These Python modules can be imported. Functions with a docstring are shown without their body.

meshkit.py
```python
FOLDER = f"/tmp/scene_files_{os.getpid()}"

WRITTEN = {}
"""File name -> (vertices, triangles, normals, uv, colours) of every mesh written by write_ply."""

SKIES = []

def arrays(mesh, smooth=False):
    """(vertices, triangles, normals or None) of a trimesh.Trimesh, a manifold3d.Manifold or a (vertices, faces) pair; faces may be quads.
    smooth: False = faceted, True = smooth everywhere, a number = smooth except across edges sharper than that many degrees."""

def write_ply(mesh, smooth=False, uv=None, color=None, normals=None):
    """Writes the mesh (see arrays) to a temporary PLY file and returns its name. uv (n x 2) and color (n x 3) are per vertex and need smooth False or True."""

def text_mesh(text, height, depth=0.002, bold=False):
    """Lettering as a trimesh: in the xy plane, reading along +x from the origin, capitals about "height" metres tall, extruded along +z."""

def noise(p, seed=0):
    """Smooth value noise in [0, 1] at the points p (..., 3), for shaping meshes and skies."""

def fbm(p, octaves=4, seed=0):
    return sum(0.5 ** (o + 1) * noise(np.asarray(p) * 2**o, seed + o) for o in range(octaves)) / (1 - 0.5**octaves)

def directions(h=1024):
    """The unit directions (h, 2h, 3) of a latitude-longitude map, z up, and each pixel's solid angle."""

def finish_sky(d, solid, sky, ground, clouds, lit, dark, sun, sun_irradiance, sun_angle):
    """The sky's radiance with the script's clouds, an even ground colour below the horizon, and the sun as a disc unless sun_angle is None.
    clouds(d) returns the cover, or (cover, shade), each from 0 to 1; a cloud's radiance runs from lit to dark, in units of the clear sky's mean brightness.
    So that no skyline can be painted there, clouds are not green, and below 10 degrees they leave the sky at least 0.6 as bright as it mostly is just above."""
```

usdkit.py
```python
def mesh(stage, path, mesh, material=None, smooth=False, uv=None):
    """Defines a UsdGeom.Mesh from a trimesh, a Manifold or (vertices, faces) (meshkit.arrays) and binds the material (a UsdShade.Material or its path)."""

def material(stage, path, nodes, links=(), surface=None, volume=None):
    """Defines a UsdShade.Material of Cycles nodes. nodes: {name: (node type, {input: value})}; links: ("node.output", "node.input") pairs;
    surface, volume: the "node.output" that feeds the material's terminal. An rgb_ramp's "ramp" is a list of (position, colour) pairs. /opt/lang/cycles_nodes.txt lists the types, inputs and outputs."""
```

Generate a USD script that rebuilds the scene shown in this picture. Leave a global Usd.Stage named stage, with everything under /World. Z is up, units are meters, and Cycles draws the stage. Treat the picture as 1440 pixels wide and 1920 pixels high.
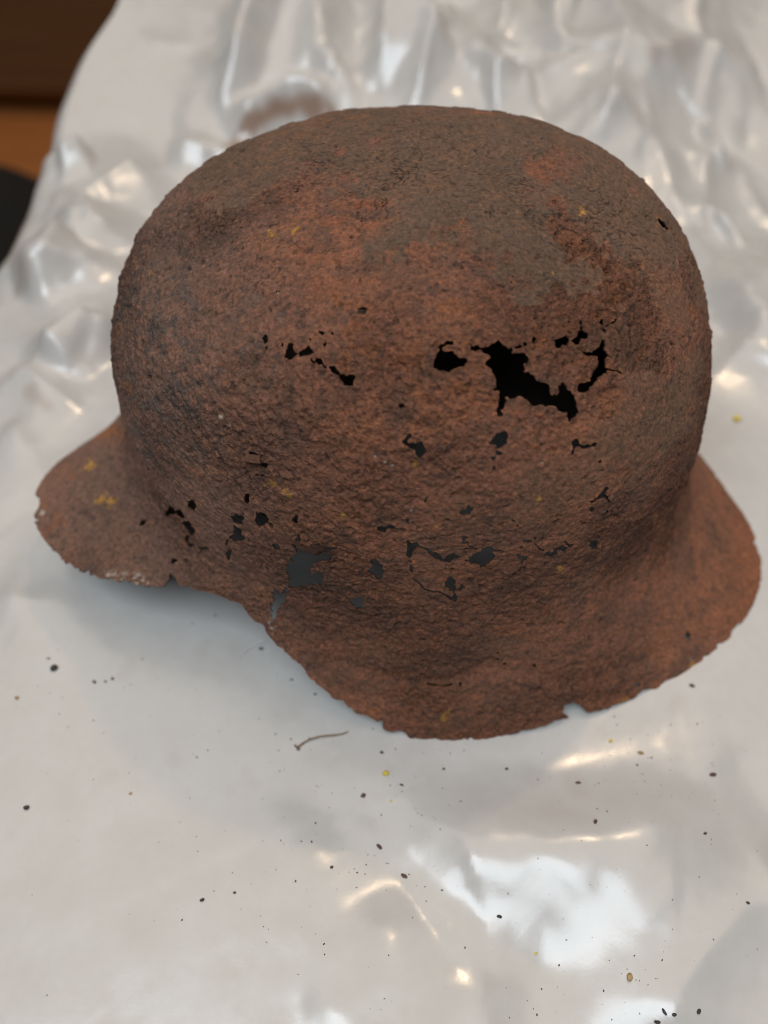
import math, random
import numpy as np, trimesh, usdkit
from meshkit import noise, fbm
from scipy.interpolate import CubicSpline, RegularGridInterpolator
from scipy.ndimage import gaussian_filter
from pxr import Usd, UsdGeom, UsdLux, UsdShade, Gf, Sdf, Vt

stage = Usd.Stage.CreateInMemory()
UsdGeom.SetStageUpAxis(stage, 'Z'); UsdGeom.SetStageMetersPerUnit(stage, 1.0)
world = UsdGeom.Xform.Define(stage, '/World'); stage.SetDefaultPrim(world.GetPrim())
UsdGeom.Scope.Define(stage, '/World/Looks')
rng = np.random.default_rng(7)

# ------------------------------------------------------------------ camera
CAM = np.array([-0.01505, -0.23966, 0.30109]); PITCH, ROLL, FPX = 0.9305, 0.02475, 1593.757   # FPX: focal length in pixels of a 1440 wide picture
FWD = np.array([0, math.cos(PITCH), -math.sin(PITCH)])
_r = np.array([1.0, 0, 0]); _u = np.cross(_r, FWD)
RIGHT = _r * math.cos(ROLL) + _u * math.sin(ROLL); UP = -_r * math.sin(ROLL) + _u * math.cos(ROLL)
cam = UsdGeom.Camera.Define(stage, '/World/camera')
m4 = Gf.Matrix4d(*RIGHT, 0, *UP, 0, *(-FWD), 0, *CAM, 1)
cam.AddTransformOp().Set(m4)
FL = 26.0
cam.CreateFocalLengthAttr(FL); cam.CreateHorizontalApertureAttr(FL * 1440 / FPX); cam.CreateVerticalApertureAttr(FL * 1920 / FPX)
cam.CreateClippingRangeAttr(Gf.Vec2f(0.01, 100))
cam.CreateFStopAttr(FL / 5.5); cam.CreateFocusDistanceAttr(0.262)
cam.CreateExposureAttr(0.12)

def project(X):
    d = np.asarray(X) - CAM; w = d @ FWD
    return np.stack([720 + FPX * (d @ RIGHT) / w, 960 - FPX * (d @ UP) / w], -1)
def at(px, py, z=0.0):
    d = FWD + RIGHT * (px - 720) / FPX - UP * (py - 960) / FPX
    return CAM + d * (z - CAM[2]) / d[2]

# ------------------------------------------------------------------ lamps: a window behind the photographer's left, a warm ceiling lamp, an added overhead fill for room bounce
def rect(name, pos, target, w, h, color, power):
    l = UsdLux.RectLight.Define(stage, '/World/' + name)
    pos, target = np.array(pos, float), np.array(target, float)
    z = pos - target; z /= np.linalg.norm(z); x = np.cross([0, 0, 1.0], z)
    if np.linalg.norm(x) < 1e-6: x = np.array([1.0, 0, 0])
    x /= np.linalg.norm(x); y = np.cross(z, x)
    l.AddTransformOp().Set(Gf.Matrix4d(*x, 0, *y, 0, *z, 0, *pos, 1))
    l.CreateWidthAttr(w); l.CreateHeightAttr(h); l.CreateColorAttr(Gf.Vec3f(*color)); l.CreateIntensityAttr(power)
    return l
rect('window_light', (-0.30, -0.80, 1.74), (0, 0.10, 0.05), 1.45, 0.85, (0.82, 0.92, 1.0), 5.3)
rect('warm_lamp', (0.42, 1.05, 1.95), (0, 0, 0), 0.095, 0.095, (1.0, 0.72, 0.45), 130.0)
rect('bounce_fill', (0.1, 0.6, 2.3), (0.1, 0.6, 0), 3.0, 2.6, (1.0, 0.85, 0.70), 1.0)

# ------------------------------------------------------------------ helpers
used = {}
def numbered(path):
    n = used.get(path, 0); used[path] = n + 1
    return path if n == 0 else f'{path}_{n:03d}'
def mesh(name, tm, mat, parent='/World', smooth=False, normals=None):
    path = numbered(f'{parent}/{name}')
    if normals is not None:
        m = usdkit.mesh(stage, path, tm, mat, smooth=False)
        m.CreateNormalsAttr(Vt.Vec3fArray.FromNumpy(normals.astype(np.float32))); m.SetNormalsInterpolation('vertex')
    else:
        m = usdkit.mesh(stage, path, tm, mat, smooth=smooth)
    return m
def xform(name, loc=(0, 0, 0)):
    x = UsdGeom.Xform.Define(stage, numbered('/World/' + name)); x.AddTranslateOp().Set(Gf.Vec3d(*map(float, loc)))
    return x
def tag(o, label=None, cat=None, group=None, kind=None):
    p = o.GetPrim()
    for k, v in (('label', label), ('category', cat), ('group', group), ('kind', kind)):
        if v: p.SetCustomDataByKey(k, v)
    return o
def primvar(m, name, data):
    data = np.asarray(data, np.float32)
    t = Sdf.ValueTypeNames.Color3fArray if data.ndim == 2 else Sdf.ValueTypeNames.FloatArray
    a = Vt.Vec3fArray.FromNumpy(data) if data.ndim == 2 else Vt.FloatArray.FromNumpy(data)
    UsdGeom.PrimvarsAPI(m).CreatePrimvar(name, t, 'vertex').Set(a)
def vnormals(v, f):
    n = np.zeros_like(v); fn = np.cross(v[f[:, 1]] - v[f[:, 0]], v[f[:, 2]] - v[f[:, 0]])
    for k in range(3):
        for c in range(3):
            n[:, c] += np.bincount(f[:, k], fn[:, c], len(v))
    l = np.linalg.norm(n, axis=1, keepdims=True)
    return n / np.maximum(l, 1e-20)
def sstep(a, b, x):
    t = np.clip((x - a) / (b - a), 0, 1); return t * t * (3 - 2 * t)
def mat(name, nodes, links, surface='p.BSDF', volume=None):
    return usdkit.material(stage, '/World/Looks/' + name, nodes, links, surface=surface, volume=volume)

# ------------------------------------------------------------------ materials
RUST = mat('rusted_steel', {
    'pos': ('texture_coordinate', {}),
    'col': ('attribute', {'attribute': 'rust_colour'}),
    'n1': ('noise_texture', {'scale': 900.0, 'detail': 5.0, 'roughness': 0.65}),
    'n2': ('noise_texture', {'scale': 330.0, 'detail': 4.0, 'roughness': 0.6}),
    'r1': ('rgb_ramp', {'ramp': [(0.25, (0.5, 0.48, 0.47)), (0.5, (1, 1, 1)), (0.75, (1.55, 1.5, 1.42))]}),
    'mx': ('mix', {'mix_type': 'multiply', 'fac': 0.85}),
    'vo': ('voronoi_texture', {'scale': 430.0, 'feature': 'f1', 'randomness': 1.0}),
    'ws': ('noise_texture', {'scale': 260.0, 'detail': 3.0}),
    'wv': ('vector_math', {'math_type': 'multiply_add', 'vector2': (0.0035, 0.0035, 0.0035)}),
    'bv': ('math', {'math_type': 'multiply_add', 'value2': -0.55}),
    'n3': ('noise_texture', {'scale': 560.0, 'detail': 3.0, 'roughness': 0.7}),
    'r3': ('rgb_ramp', {'ramp': [(0.30, (0.42, 0.47, 0.52)), (0.41, (1, 1, 1)), (0.58, (1, 1, 1)), (0.68, (1.55, 1.25, 0.95))]}),
    'm3': ('mix', {'mix_type': 'multiply', 'fac': 0.8}),
    'bh': ('math', {'math_type': 'multiply_add', 'value2': 0.9}),
    'gr': ('attribute', {'attribute': 'grain'}),
    'b': ('bump', {'strength': 1.0, 'distance': 0.0034}),
    'p': ('principled_bsdf', {'roughness': 0.82, 'specular_ior_level': 0.28, 'diffuse_roughness': 0.6})},
    [('pos.object', 'n1.vector'), ('pos.object', 'n2.vector'), ('n1.fac', 'r1.fac'), ('col.color', 'mx.color1'), ('r1.color', 'mx.color2'), ('pos.object', 'n3.vector'), ('n3.fac', 'r3.fac'), ('mx.color', 'm3.color1'), ('r3.color', 'm3.color2'), ('m3.color', 'p.base_color'),
     ('n1.fac', 'bh.value1'), ('pos.object', 'ws.vector'), ('ws.color', 'wv.vector1'), ('pos.object', 'wv.vector3'), ('wv.vector', 'vo.vector'), ('vo.distance', 'bv.value1'), ('n2.fac', 'bv.value3'), ('bv.value', 'bh.value3'), ('bh.value', 'b.height'), ('gr.fac', 'b.strength'), ('b.normal', 'p.normal')])
FILM = mat('white_plastic_film', {
    'pos': ('texture_coordinate', {}),
    'n1': ('noise_texture', {'scale': 60.0, 'detail': 4.0, 'roughness': 0.6}),
    'n2': ('noise_texture', {'scale': 900.0, 'detail': 3.0, 'roughness': 0.6}),
    'r': ('map_range', {'from_min': 0.3, 'from_max': 0.7, 'to_min': 0.17, 'to_max': 0.28}),
    'cr': ('rgb_ramp', {'ramp': [(0.3, (0.635, 0.605, 0.575)), (0.7, (0.68, 0.655, 0.63))]}),
    'b': ('bump', {'strength': 0.10, 'distance': 0.0002}),
    'st': ('attribute', {'attribute': 'rust_and_reflection'}), 'sm': ('mix', {'color2': (0.30, 0.165, 0.10)}),
    'p': ('principled_bsdf', {'ior': 1.5, 'specular_ior_level': 1.0})},
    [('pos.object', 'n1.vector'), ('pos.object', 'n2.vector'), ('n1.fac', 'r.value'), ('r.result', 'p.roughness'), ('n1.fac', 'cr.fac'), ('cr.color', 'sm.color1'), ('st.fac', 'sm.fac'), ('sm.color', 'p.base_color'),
     ('n2.fac', 'b.height'), ('b.normal', 'p.normal')])
def plain(name, color, rough=0.7, scale=600.0, var=0.35):
    c = np.array(color)
    return mat(name, {
        'pos': ('texture_coordinate', {}), 'n': ('noise_texture', {'scale': scale, 'detail': 4.0}),
        'r': ('rgb_ramp', {'ramp': [(0.3, tuple(c * (1 - var))), (0.7, tuple(c * (1 + var)))]}),
        'b': ('bump', {'strength': 0.5, 'distance': 0.0003}),
        'p': ('principled_bsdf', {'roughness': rough})},
        [('pos.object', 'n.vector'), ('n.fac', 'r.fac'), ('r.color', 'p.base_color'), ('n.fac', 'b.height'), ('b.normal', 'p.normal')])
DARK_SOIL = plain('dark_soil', (0.065, 0.056, 0.048), 0.9)
BROWN_FLAKE = plain('brown_rust_flake', (0.12, 0.065, 0.045), 0.8)
TAN_CRUMB = plain('tan_crumb', (0.45, 0.30, 0.14), 0.8)
YELLOW = plain('yellow_crumb', (0.80, 0.60, 0.07), 0.6, var=0.12)
ROOT = plain('dry_root', (0.26, 0.15, 0.075), 0.75, 1500.0)
HAIR = plain('white_hair', (0.8, 0.8, 0.8), 0.4, var=0.05)
LIME = plain('pale_mineral_crust', (0.62, 0.56, 0.50), 0.8)
ORANGE_RUST = plain('orange_rust', (0.28, 0.11, 0.035), 0.85)
BLACK = plain('black_fabric', (0.012, 0.011, 0.010), 0.95, 400.0)
def wood(name, dark, light, ax=(3.0, 40.0, 40.0)):
    return mat(name, {
        'pos': ('texture_coordinate', {}), 'mp': ('mapping', {'scale': ax}),
        'n': ('noise_texture', {'scale': 1.0, 'detail': 5.0, 'distortion': 0.6}),
        'r': ('rgb_ramp', {'ramp': [(0.3, dark), (0.7, light)]}),
        'p': ('principled_bsdf', {'roughness': 0.5})},
        [('pos.object', 'mp.vector'), ('mp.vector', 'n.vector'), ('n.fac', 'r.fac'), ('r.color', 'p.base_color')])
FLOOR_WOOD = wood('orange_brown_floorboards', (0.46, 0.165, 0.045), (0.55, 0.20, 0.06))
DARK_WOOD = wood('dark_brown_wood', (0.15, 0.073, 0.029), (0.18, 0.09, 0.037))
TABLE_WOOD = wood('table_wood', (0.16, 0.09, 0.045), (0.24, 0.14, 0.07))

# ------------------------------------------------------------------ the plastic sheet: heights over the table, then its left edge folded down
STEP = 0.0016
X0, X1, Y0, Y1 = -0.226, 0.56, -0.30, 0.92
sx, sy = np.arange(X0, X1, STEP), np.arange(Y0, Y1, STEP)
GX, GY = np.meshgrid(sx, sy)
H = np.zeros_like(GX)
PTS = np.stack([GX, GY, np.zeros_like(GX)], -1)
# wandering coordinates so that no crease is straight
_yy = np.linspace(-0.6, 1.4, 2001); _zz = np.cumsum(0.30 * sstep(0.16, 0.30, _yy) * (1 - sstep(0.48, 0.70, _yy))) * 0.001
def base(y): return np.interp(y, _yy, _zz)           # the film is bunched up towards the back
def at_base(px, py):
    z = 0.0
    for _ in range(30): z = 0.5 * z + 0.5 * float(base(at(px, py, z)[1]))
    return at(px, py, z)
WX = GX + 0.010 * (fbm(PTS * 22, 3, 31) - 0.5) + 0.0026 * (fbm(PTS * 120, 2, 33) - 0.5)
WY = GY + 0.010 * (fbm(PTS * 22, 3, 32) - 0.5) + 0.0026 * (fbm(PTS * 120, 2, 34) - 0.5)
def stroke(px, wa, wb, h, sharp=True, world=None, ends=0.25, warp=1.0):
    """Adds a crease: along the polyline a crest h high that falls off over wa on its left (walking along it) and wb on its right."""
    P = np.array([at_base(*p)[:2] for p in px]) if world is None else np.array(world, float)
    seg = np.hypot(*np.diff(P, axis=0).T); L = seg.sum(); best = np.full(GX.shape, 1e9); side = np.zeros_like(GX); s_at = np.zeros_like(GX); s0 = 0
    m = (GX > P[:, 0].min() - 6 * max(wa, wb)) & (GX < P[:, 0].max() + 6 * max(wa, wb)) & (GY > P[:, 1].min() - 6 * max(wa, wb)) & (GY < P[:, 1].max() + 6 * max(wa, wb))
    gx, gy = (GX + warp * (WX - GX))[m], (GY + warp * (WY - GY))[m]; b, sd, sa = best[m], side[m], s_at[m]
    for a, c, l in zip(P[:-1], P[1:], seg):
        d = (c - a) / l; t = np.clip((gx - a[0]) * d[0] + (gy - a[1]) * d[1], 0, l)
        dx, dy = gx - a[0] - t * d[0], gy - a[1] - t * d[1]; r = np.hypot(dx, dy)
        up = r < b
        sd = np.where(up, np.sign(d[0] * dy - d[1] * dx), sd); sa = np.where(up, s0 + t, sa); b = np.minimum(r, b); s0 += l
    w = np.where(sd > 0, wa, wb)
    prof = np.exp(-b / w) if sharp else np.exp(-(b / w) ** 2)
    if sharp == 2:      # flat facets either side of the crest
        prof = np.clip(1 - (np.sqrt(b * b + 0.0016 ** 2) - 0.0016) / w, 0, 1)
    elif sharp == 3:    # a rounded swell
        prof = np.cos(np.clip(b / w, 0, 1) * math.pi / 2) ** 2
    elif sharp:   # a little rounding at the crest
        prof = np.exp(-(np.sqrt(b * b + 0.0011 ** 2) - 0.0011) / w)
    e = ends * L
    H[m] += h * prof * sstep(0, e, sa + 1e-9) * sstep(0, e, L - sa + 1e-9)

def clear_of_helmet(x, y):
    """0 under the helmet, 1 away from it."""
    c, s = math.cos(0.32), math.sin(0.32)
    u, v = x * c - y * s, x * s + y * c
    return sstep(0.0, 0.30, np.hypot((u + 0.004) / 0.152, v / 0.128) - 0.98)

# soft waves everywhere, crumples growing towards the back
back = sstep(0.10, 0.26, GY + 0.2 * np.maximum(0, -GX - 0.12))
H += 0.0016 * (fbm(PTS * 9, 3, 3) - 0.5)
from scipy.interpolate import LinearNDInterpolator
def facets(spacing, stretch, amp, seed):
    """Crumpled film: flat three-cornered facets between sharp creases."""
    r = np.random.default_rng(seed); g = np.stack(np.meshgrid(np.arange(X0 - .2, X1 + .2, spacing), np.arange(Y0 - .2, Y1 + .2, spacing * stretch)), -1).reshape(-1, 2)
    g = g + r.uniform(-.46, .46, g.shape) * np.array([spacing, spacing * stretch]); sl = 0.25 * g[:, 1:] ; g[:, :1] += 0.0 * sl
    return LinearNDInterpolator(g * np.array([1, 1 / stretch]), r.normal(size=len(g)) * amp)(WX + 0.15 * (WY - 0.3), WY / stretch)
crumple = facets(0.070, 2.6, 0.0115, 23) + facets(0.034, 2.6, 0.0013, 22)
rightness = sstep(0.12, 0.25, GX)
H += crumple * back * (1 - 0.55 * rightness) * (1 - 0.75 * sstep(-0.06, -0.16, GX))
# hand-laid folds, back of the sheet
S = stroke
S([(660, -60), (610, 40), (597, 130), (640, 170), (700, 130)], .014, .022, .012)
S([(850, -20), (838, 70), (810, 140), (760, 260)], .014, .024, .021)
S([(960, -40), (930, 60), (880, 200)], .020, .012, .014)
S([(1120, -40), (1160, 120), (1120, 330)], .022, .014, .012)
S([(520, -20), (470, 90), (430, 190), (405, 265)], .022, .018, .018)
S([(730, -40), (722, 60), (716, 200)], .014, .014, .012)
S([(1000, 10), (1030, 90), (1110, 140), (1080, 150), (960, 170)], .018, .018, .014)
S([(1300, -60), (1302, 80), (1304, 125), (1215, 165), (1200, 215)], .022, .022, .015)
S([(1304, 125), (1380, 140), (1430, 130)], .016, .022, .008)
S([(900, 60), (880, 150), (910, 200), (990, 170)], .018, .014, .012)
S([(1180, 230), (1100, 290), (1060, 330)], .02, .016, .010)
S([(650, 225), (590, 200), (545, 190), (500, 212), (425, 265)], .012, .012, .016, 2)
S([(300, 290), (420, 287), (520, 300)], .016, .010, .014)
S([(300, 290), (230, 340), (150, 395), (180, 440), (250, 475)], .020, .018, .013)
S([(85, 290), (120, 320), (175, 300)], .014, .014, .010)
S([(150, 395), (120, 480), (100, 560)], .022, .016, .010)
S([(20, 560), (90, 530), (170, 520), (200, 480)], .014, .018, .011)
S([(30, 690), (100, 650), (190, 615), (215, 660)], .018, .014, .011)
S([(0, 690), (60, 725), (130, 760), (190, 790)], .014, .018, .010)
S([(0, 800), (70, 870), (110, 930)], .014, .014, .005)
S([(1330, 260), (1320, 330), (1335, 380), (1300, 440)], .016, .014, .010)
S([(1360, 560), (1400, 500), (1440, 440)], .014, .014, .009)
S([(1345, 640), (1440, 690), (1560, 720)], .022, .016, .012)
# fine sharp wrinkles
r4 = np.random.default_rng(77)
for k in range(95):
    fr_ = k >= 70
    c0 = np.array([r4.uniform(-.12, .16), r4.uniform(-.24, -.10)]) if fr_ else np.array([r4.normal(.05, .17), r4.uniform(.12, .62)])
    a = r4.uniform(0, math.pi) if fr_ else r4.normal(math.pi / 2, .7); ln = r4.uniform(.015, .05) * (1 if not fr_ else .6); n = np.array([math.cos(a), math.sin(a)]); o = np.array([-n[1], n[0]]) * r4.normal(0, .12) * ln
    S(None, r4.uniform(.0025, .006), r4.uniform(.0025, .009), (r4.uniform(.0008, .0028) if not fr_ else r4.uniform(.00015, .0005)) * r4.choice([1, 1, -1]), True, [c0 - n * ln, c0 + o, c0 + n * ln], .45)
# hand-laid folds, front: one broad swell at the right with a gutter before it
S([(1420, 1590), (1250, 1552), (1140, 1540), (1000, 1528), (850, 1545), (735, 1596), (690, 1640)], .056, .050, .0108, 3, None, .34, .6)
for crest, wa, wb, h in [([(1010, 170), (960, 178), (895, 190)], .036, .02, .020), ([(815, 55), (760, 70), (705, 60)], .050, .02, .027), ([(1095, 10), (1050, 0), (1000, 5)], .042, .02, .023),
                         ([(530, -30), (480, 80), (425, 200)], .016, .032, .018), ([(225, 655), (160, 640), (85, 700)], .024, .016, .016), ([(140, 465), (80, 500), (10, 548)], .026, .018, .015),
                         ([(1560, 545), (1440, 570), (1335, 605)], .042, .03, .024), ([(172, 306), (140, 312), (105, 318)], .022, .014, .012), ([(1340, 262), (1312, 270)], .025, .012, .012), ([(1370, 425), (1340, 430)], .022, .012, .010)]:
    S(crest, 1.25 * wa, 1.25 * wb, 0.8 * h, 3, None, .22, 1.3)
S([(680, 1420), (665, 1520), (720, 1630), (850, 1730), (1000, 1800), (1150, 1900)], .016, .016, -.0040, False, None, .2, .15)
S([(590, 1400), (632, 1520), (695, 1660), (790, 1765), (930, 1830), (1060, 1870)], .022, .150, .0046, 3, None, .34, .15)
S([(700, 1660), (738, 1760), (728, 1830), (650, 1890), (540, 1910)], .016, .030, .0028, True, None, .3, .2)
S([(1530, 1640), (1400, 1700), (1310, 1790), (1262, 1860), (1265, 2000)], .018, .024, .0060, True, None, .2, .2)
S([(900, 1990), (895, 1880), (905, 1810)], .008, .010, .0014, True, None, .3, .2)
S([(1110, 1545), (1075, 1610), (1030, 1670)], .010, .016, .0009, False, None, .3, .6)
S([(1420, 1480), (1240, 1485), (1000, 1450), (900, 1430)], .014, .020, -.0022, False, None, .3)
S([(1240, 1330), (1310, 1370), (1390, 1440)], .016, .020, .0016, False, None, .3)
S([(-30, 1115), (70, 1130), (150, 1125), (190, 1100)], .014, .012, .004)
H *= clear_of_helmet(GX, GY)
H = gaussian_filter(H, 0.8)
H += 0.00012 * (fbm(PTS * 300, 3, 5) - 0.5)
H += base(GY)
H -= 0.0005      # the film under the helmet lies just below its lowest rim
height = RegularGridInterpolator((sy, sx), H, bounds_error=False, fill_value=None)
def on_sheet(px, py):
    p = at(px, py)
    z = 0.0
    for _ in range(40): z = 0.6 * z + 0.4 * float(height((p[1], p[0]))); p = at(px, py, z)
    return p
# the left edge: a narrow strip that rolls over the table's edge and hangs down
EDGE = np.array([at_base(*q) for q in [(0, 500), (35, 410), (68, 320), (77, 260), (82, 200), (125, 100), (197, 0)]])
wob = np.interp(sy, *zip(*([(-0.3, EDGE[0][0])] + [(b, a) for a, b, _ in EDGE] + [(0.9, -0.17)]))) + 0.011 - X0
wob = gaussian_filter(wob, 12) + 0.003 * (fbm(np.stack([sy * 30, 0 * sy, 0 * sy], -1), 2, 9) - 0.5)
nroll = 34
cols_x, cols_z = [], []
for k in range(nroll, 0, -1):
    s = k * 0.0042; R = 0.011
    ang = min(s / R, math.pi / 2)
    ex = -R * math.sin(ang); ez = -R * (1 - math.cos(ang)) - max(0, s - R * math.pi / 2)
    cols_x.append(X0 + ex + 0.006 * np.sin(sy * 31 + k * 0.05) * min(1, k / 10) + 0.004 * (k / nroll) * np.sin(sy * 83)); cols_z.append(H[:, 0] * math.exp(-k / 8) + ez - 0.0018 * (1 - math.exp(-k / 8)))
SX = np.hstack([np.array(cols_x).T, GX]) + wob[:, None] * np.exp(-np.maximum(0, np.hstack([np.zeros((len(sy), nroll)), GX - X0])) / 0.04)
SZ = np.hstack([np.array(cols_z).T, H]); SY = np.hstack([np.repeat(sy[:, None], nroll, 1), GY])
n0, n1 = SX.shape
idx = np.arange(n0 * n1).reshape(n0, n1)
quads = np.stack([idx[:-1, :-1], idx[:-1, 1:], idx[1:, 1:], idx[1:, :-1]], -1).reshape(-1, 4)
sv = np.stack([SX, SY, SZ], -1).reshape(-1, 3); sf = np.vstack([quads[:, [0, 1, 2]], quads[:, [0, 2, 3]]])
sheet = mesh('plastic_sheet', (sv, sf), FILM, normals=vnormals(sv, sf))
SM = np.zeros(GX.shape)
def tint_film(px, w, k):
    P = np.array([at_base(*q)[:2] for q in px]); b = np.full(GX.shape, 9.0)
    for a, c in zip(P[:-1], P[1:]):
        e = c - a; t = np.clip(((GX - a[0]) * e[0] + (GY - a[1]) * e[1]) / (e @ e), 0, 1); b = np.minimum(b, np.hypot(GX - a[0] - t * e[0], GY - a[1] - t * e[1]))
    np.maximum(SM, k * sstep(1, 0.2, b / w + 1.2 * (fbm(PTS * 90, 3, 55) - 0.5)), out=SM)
tint_film([(425, 275), (475, 245), (520, 220), (560, 211), (625, 226)], .0055, .8)  # brown arc: the helmet's reflection in the fold, painted into the film colour
tint_film([(1215, 165), (1290, 140)], .010, .25); tint_film([(20, 555), (60, 545)], .007, .30); tint_film([(60, 750), (90, 775)], .006, .30)  # fainter brown strokes on other folds
r5 = np.random.default_rng(12)
for k in range(26):
    q = r5.uniform((100, 1150), (1400, 1500)); tint_film([tuple(q), tuple(q + r5.normal(size=2) * 14)], r5.uniform(.002, .006), r5.uniform(.03, .10))
primvar(sheet, 'rust_and_reflection', np.hstack([np.zeros((len(sy), nroll)), SM]).ravel())
tag(sheet, 'glossy white crumpled plastic sheet spread under the helmet', 'plastic sheet')

# the table below, the floor, and what shows past the sheet's left edge
def bevel_box(size, center, r=0.004):
    sz = np.array(size) / 2 - r
    pts = [c + r * np.array(d) for c in np.array(np.meshgrid(*[(-a, a) for a in sz])).T.reshape(-1, 3) for d in np.vstack([np.eye(3), -np.eye(3), np.array(np.meshgrid((-1, 1), (-1, 1), (-1, 1))).T.reshape(-1, 3) / math.sqrt(3)])]
    b = trimesh.convex.convex_hull(np.array(pts)); b.apply_translation(center); return b
table = xform('table', (0.16, 0.31, -0.72)); tag(table, 'wooden table almost wholly covered by the plastic sheet', 'table')
tp = str(table.GetPath())
mesh('table_top', bevel_box((0.80, 1.20, 0.03), (0, 0, 0.695)), TABLE_WOOD, tp, 30)
for lx in (-0.35, 0.35):
    for ly in (-0.55, 0.55): mesh('leg', bevel_box((0.05, 0.05, 0.68), (lx, ly, 0.34)), TABLE_WOOD, tp, 30)
floor = mesh('floor', bevel_box((6, 6, 0.04), (0, 1.0, -0.74), 0.002), FLOOR_WOOD); tag(floor, kind='structure')
cab = xform('wooden_cabinet', (-1.05, 1.62, -0.72)); tag(cab, 'dark brown wooden cabinet blurred beyond the sheet, top left corner', 'cabinet')
cp = str(cab.GetPath())
mesh('body', bevel_box((1.7, 0.45, 0.9), (0, 0.2, 0.47), 0.05), DARK_WOOD, cp, 30)
for fx in (-0.75, 0.75):
    for fy in (0.04, 0.36): mesh('foot', bevel_box((0.06, 0.06, 0.05), (fx, fy, 0.02), 0.006), DARK_WOOD, cp, 30)
bag = trimesh.creation.icosphere(5, 1.0); bv = np.array(bag.vertices)
bv = np.sign(bv) * np.abs(bv) ** 0.75 * np.array([0.20, 0.26, 0.16]); bv *= 1 + 0.10 * (fbm(bv * 9 + 5, 3, 4)[:, None] - 0.5)
bv[:, 2] = np.maximum(bv[:, 2], -0.14); bv += np.array([-0.70, 0.80, -0.58])
bg = mesh('cushion', (bv, np.array(bag.faces)), BLACK, smooth=True); tag(bg, 'black shape in soft blur below the orange floor, left of the sheet', 'cushion')

# ------------------------------------------------------------------ the helmet: one pressed shell described by azimuth and a profile
AF, AB, BB, HH, NN, EA, EB, TILT, YAW = 0.11403, 0.10877, 0.10167, 0.1533, 2.14987, 0.87119, 0.70273, -0.04088, -0.29701
CT = np.radians([0, 30, 50, 65, 80, 100, 130, 155, 180])
def per(v):
    v = np.array(v); t = np.concatenate([CT, 2 * np.pi - CT[-2:0:-1], [2 * np.pi]])
    return CubicSpline(t, np.concatenate([v, v[-2:0:-1], v[:1]]), bc_type='periodic')
fz = per([0.07273, 0.05934, 0.05579, 0.05486, 0.05555, 0.06645, 0.06604, 0.04958, 0.03422])        # where the straight wall ends
ff = per([0.02473, 0.04532, 0.03017, 0.00814, 0.00852, 0.01546, 0.01665, 0.02688, 0.042])       # how far the rim flares out
fr = per([0.01336, 0.03474, 0.03743, 0.04305, 0.03064, 0.00176, -0.00132, -0.0062, -0.00523])      # rim height
near = np.linspace(math.radians(-22), math.radians(202), 900, endpoint=False)
far = np.linspace(math.radians(202), math.radians(338), 150, endpoint=False)
TH = np.concatenate([near, far]); NT = len(TH)
_u = np.concatenate([np.linspace(0, 0.1, 4000)[:-1], np.linspace(0.1, 0.9, 4000)[:-1], 1 - 0.1 * np.linspace(1, 0, 4000) ** 3])     # rows at even distances along the wall
_a = np.r_[0, np.cumsum(np.hypot(np.diff(0.105 * np.sin(_u * np.pi / 2) ** EA), np.diff(0.095 * np.maximum(np.cos(_u * np.pi / 2), 0) ** EB)))]
VD = np.interp(np.linspace(0, _a[-1], 381), _a, _u); VD[0] = 1e-5; VD[-1] = 1.0
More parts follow.
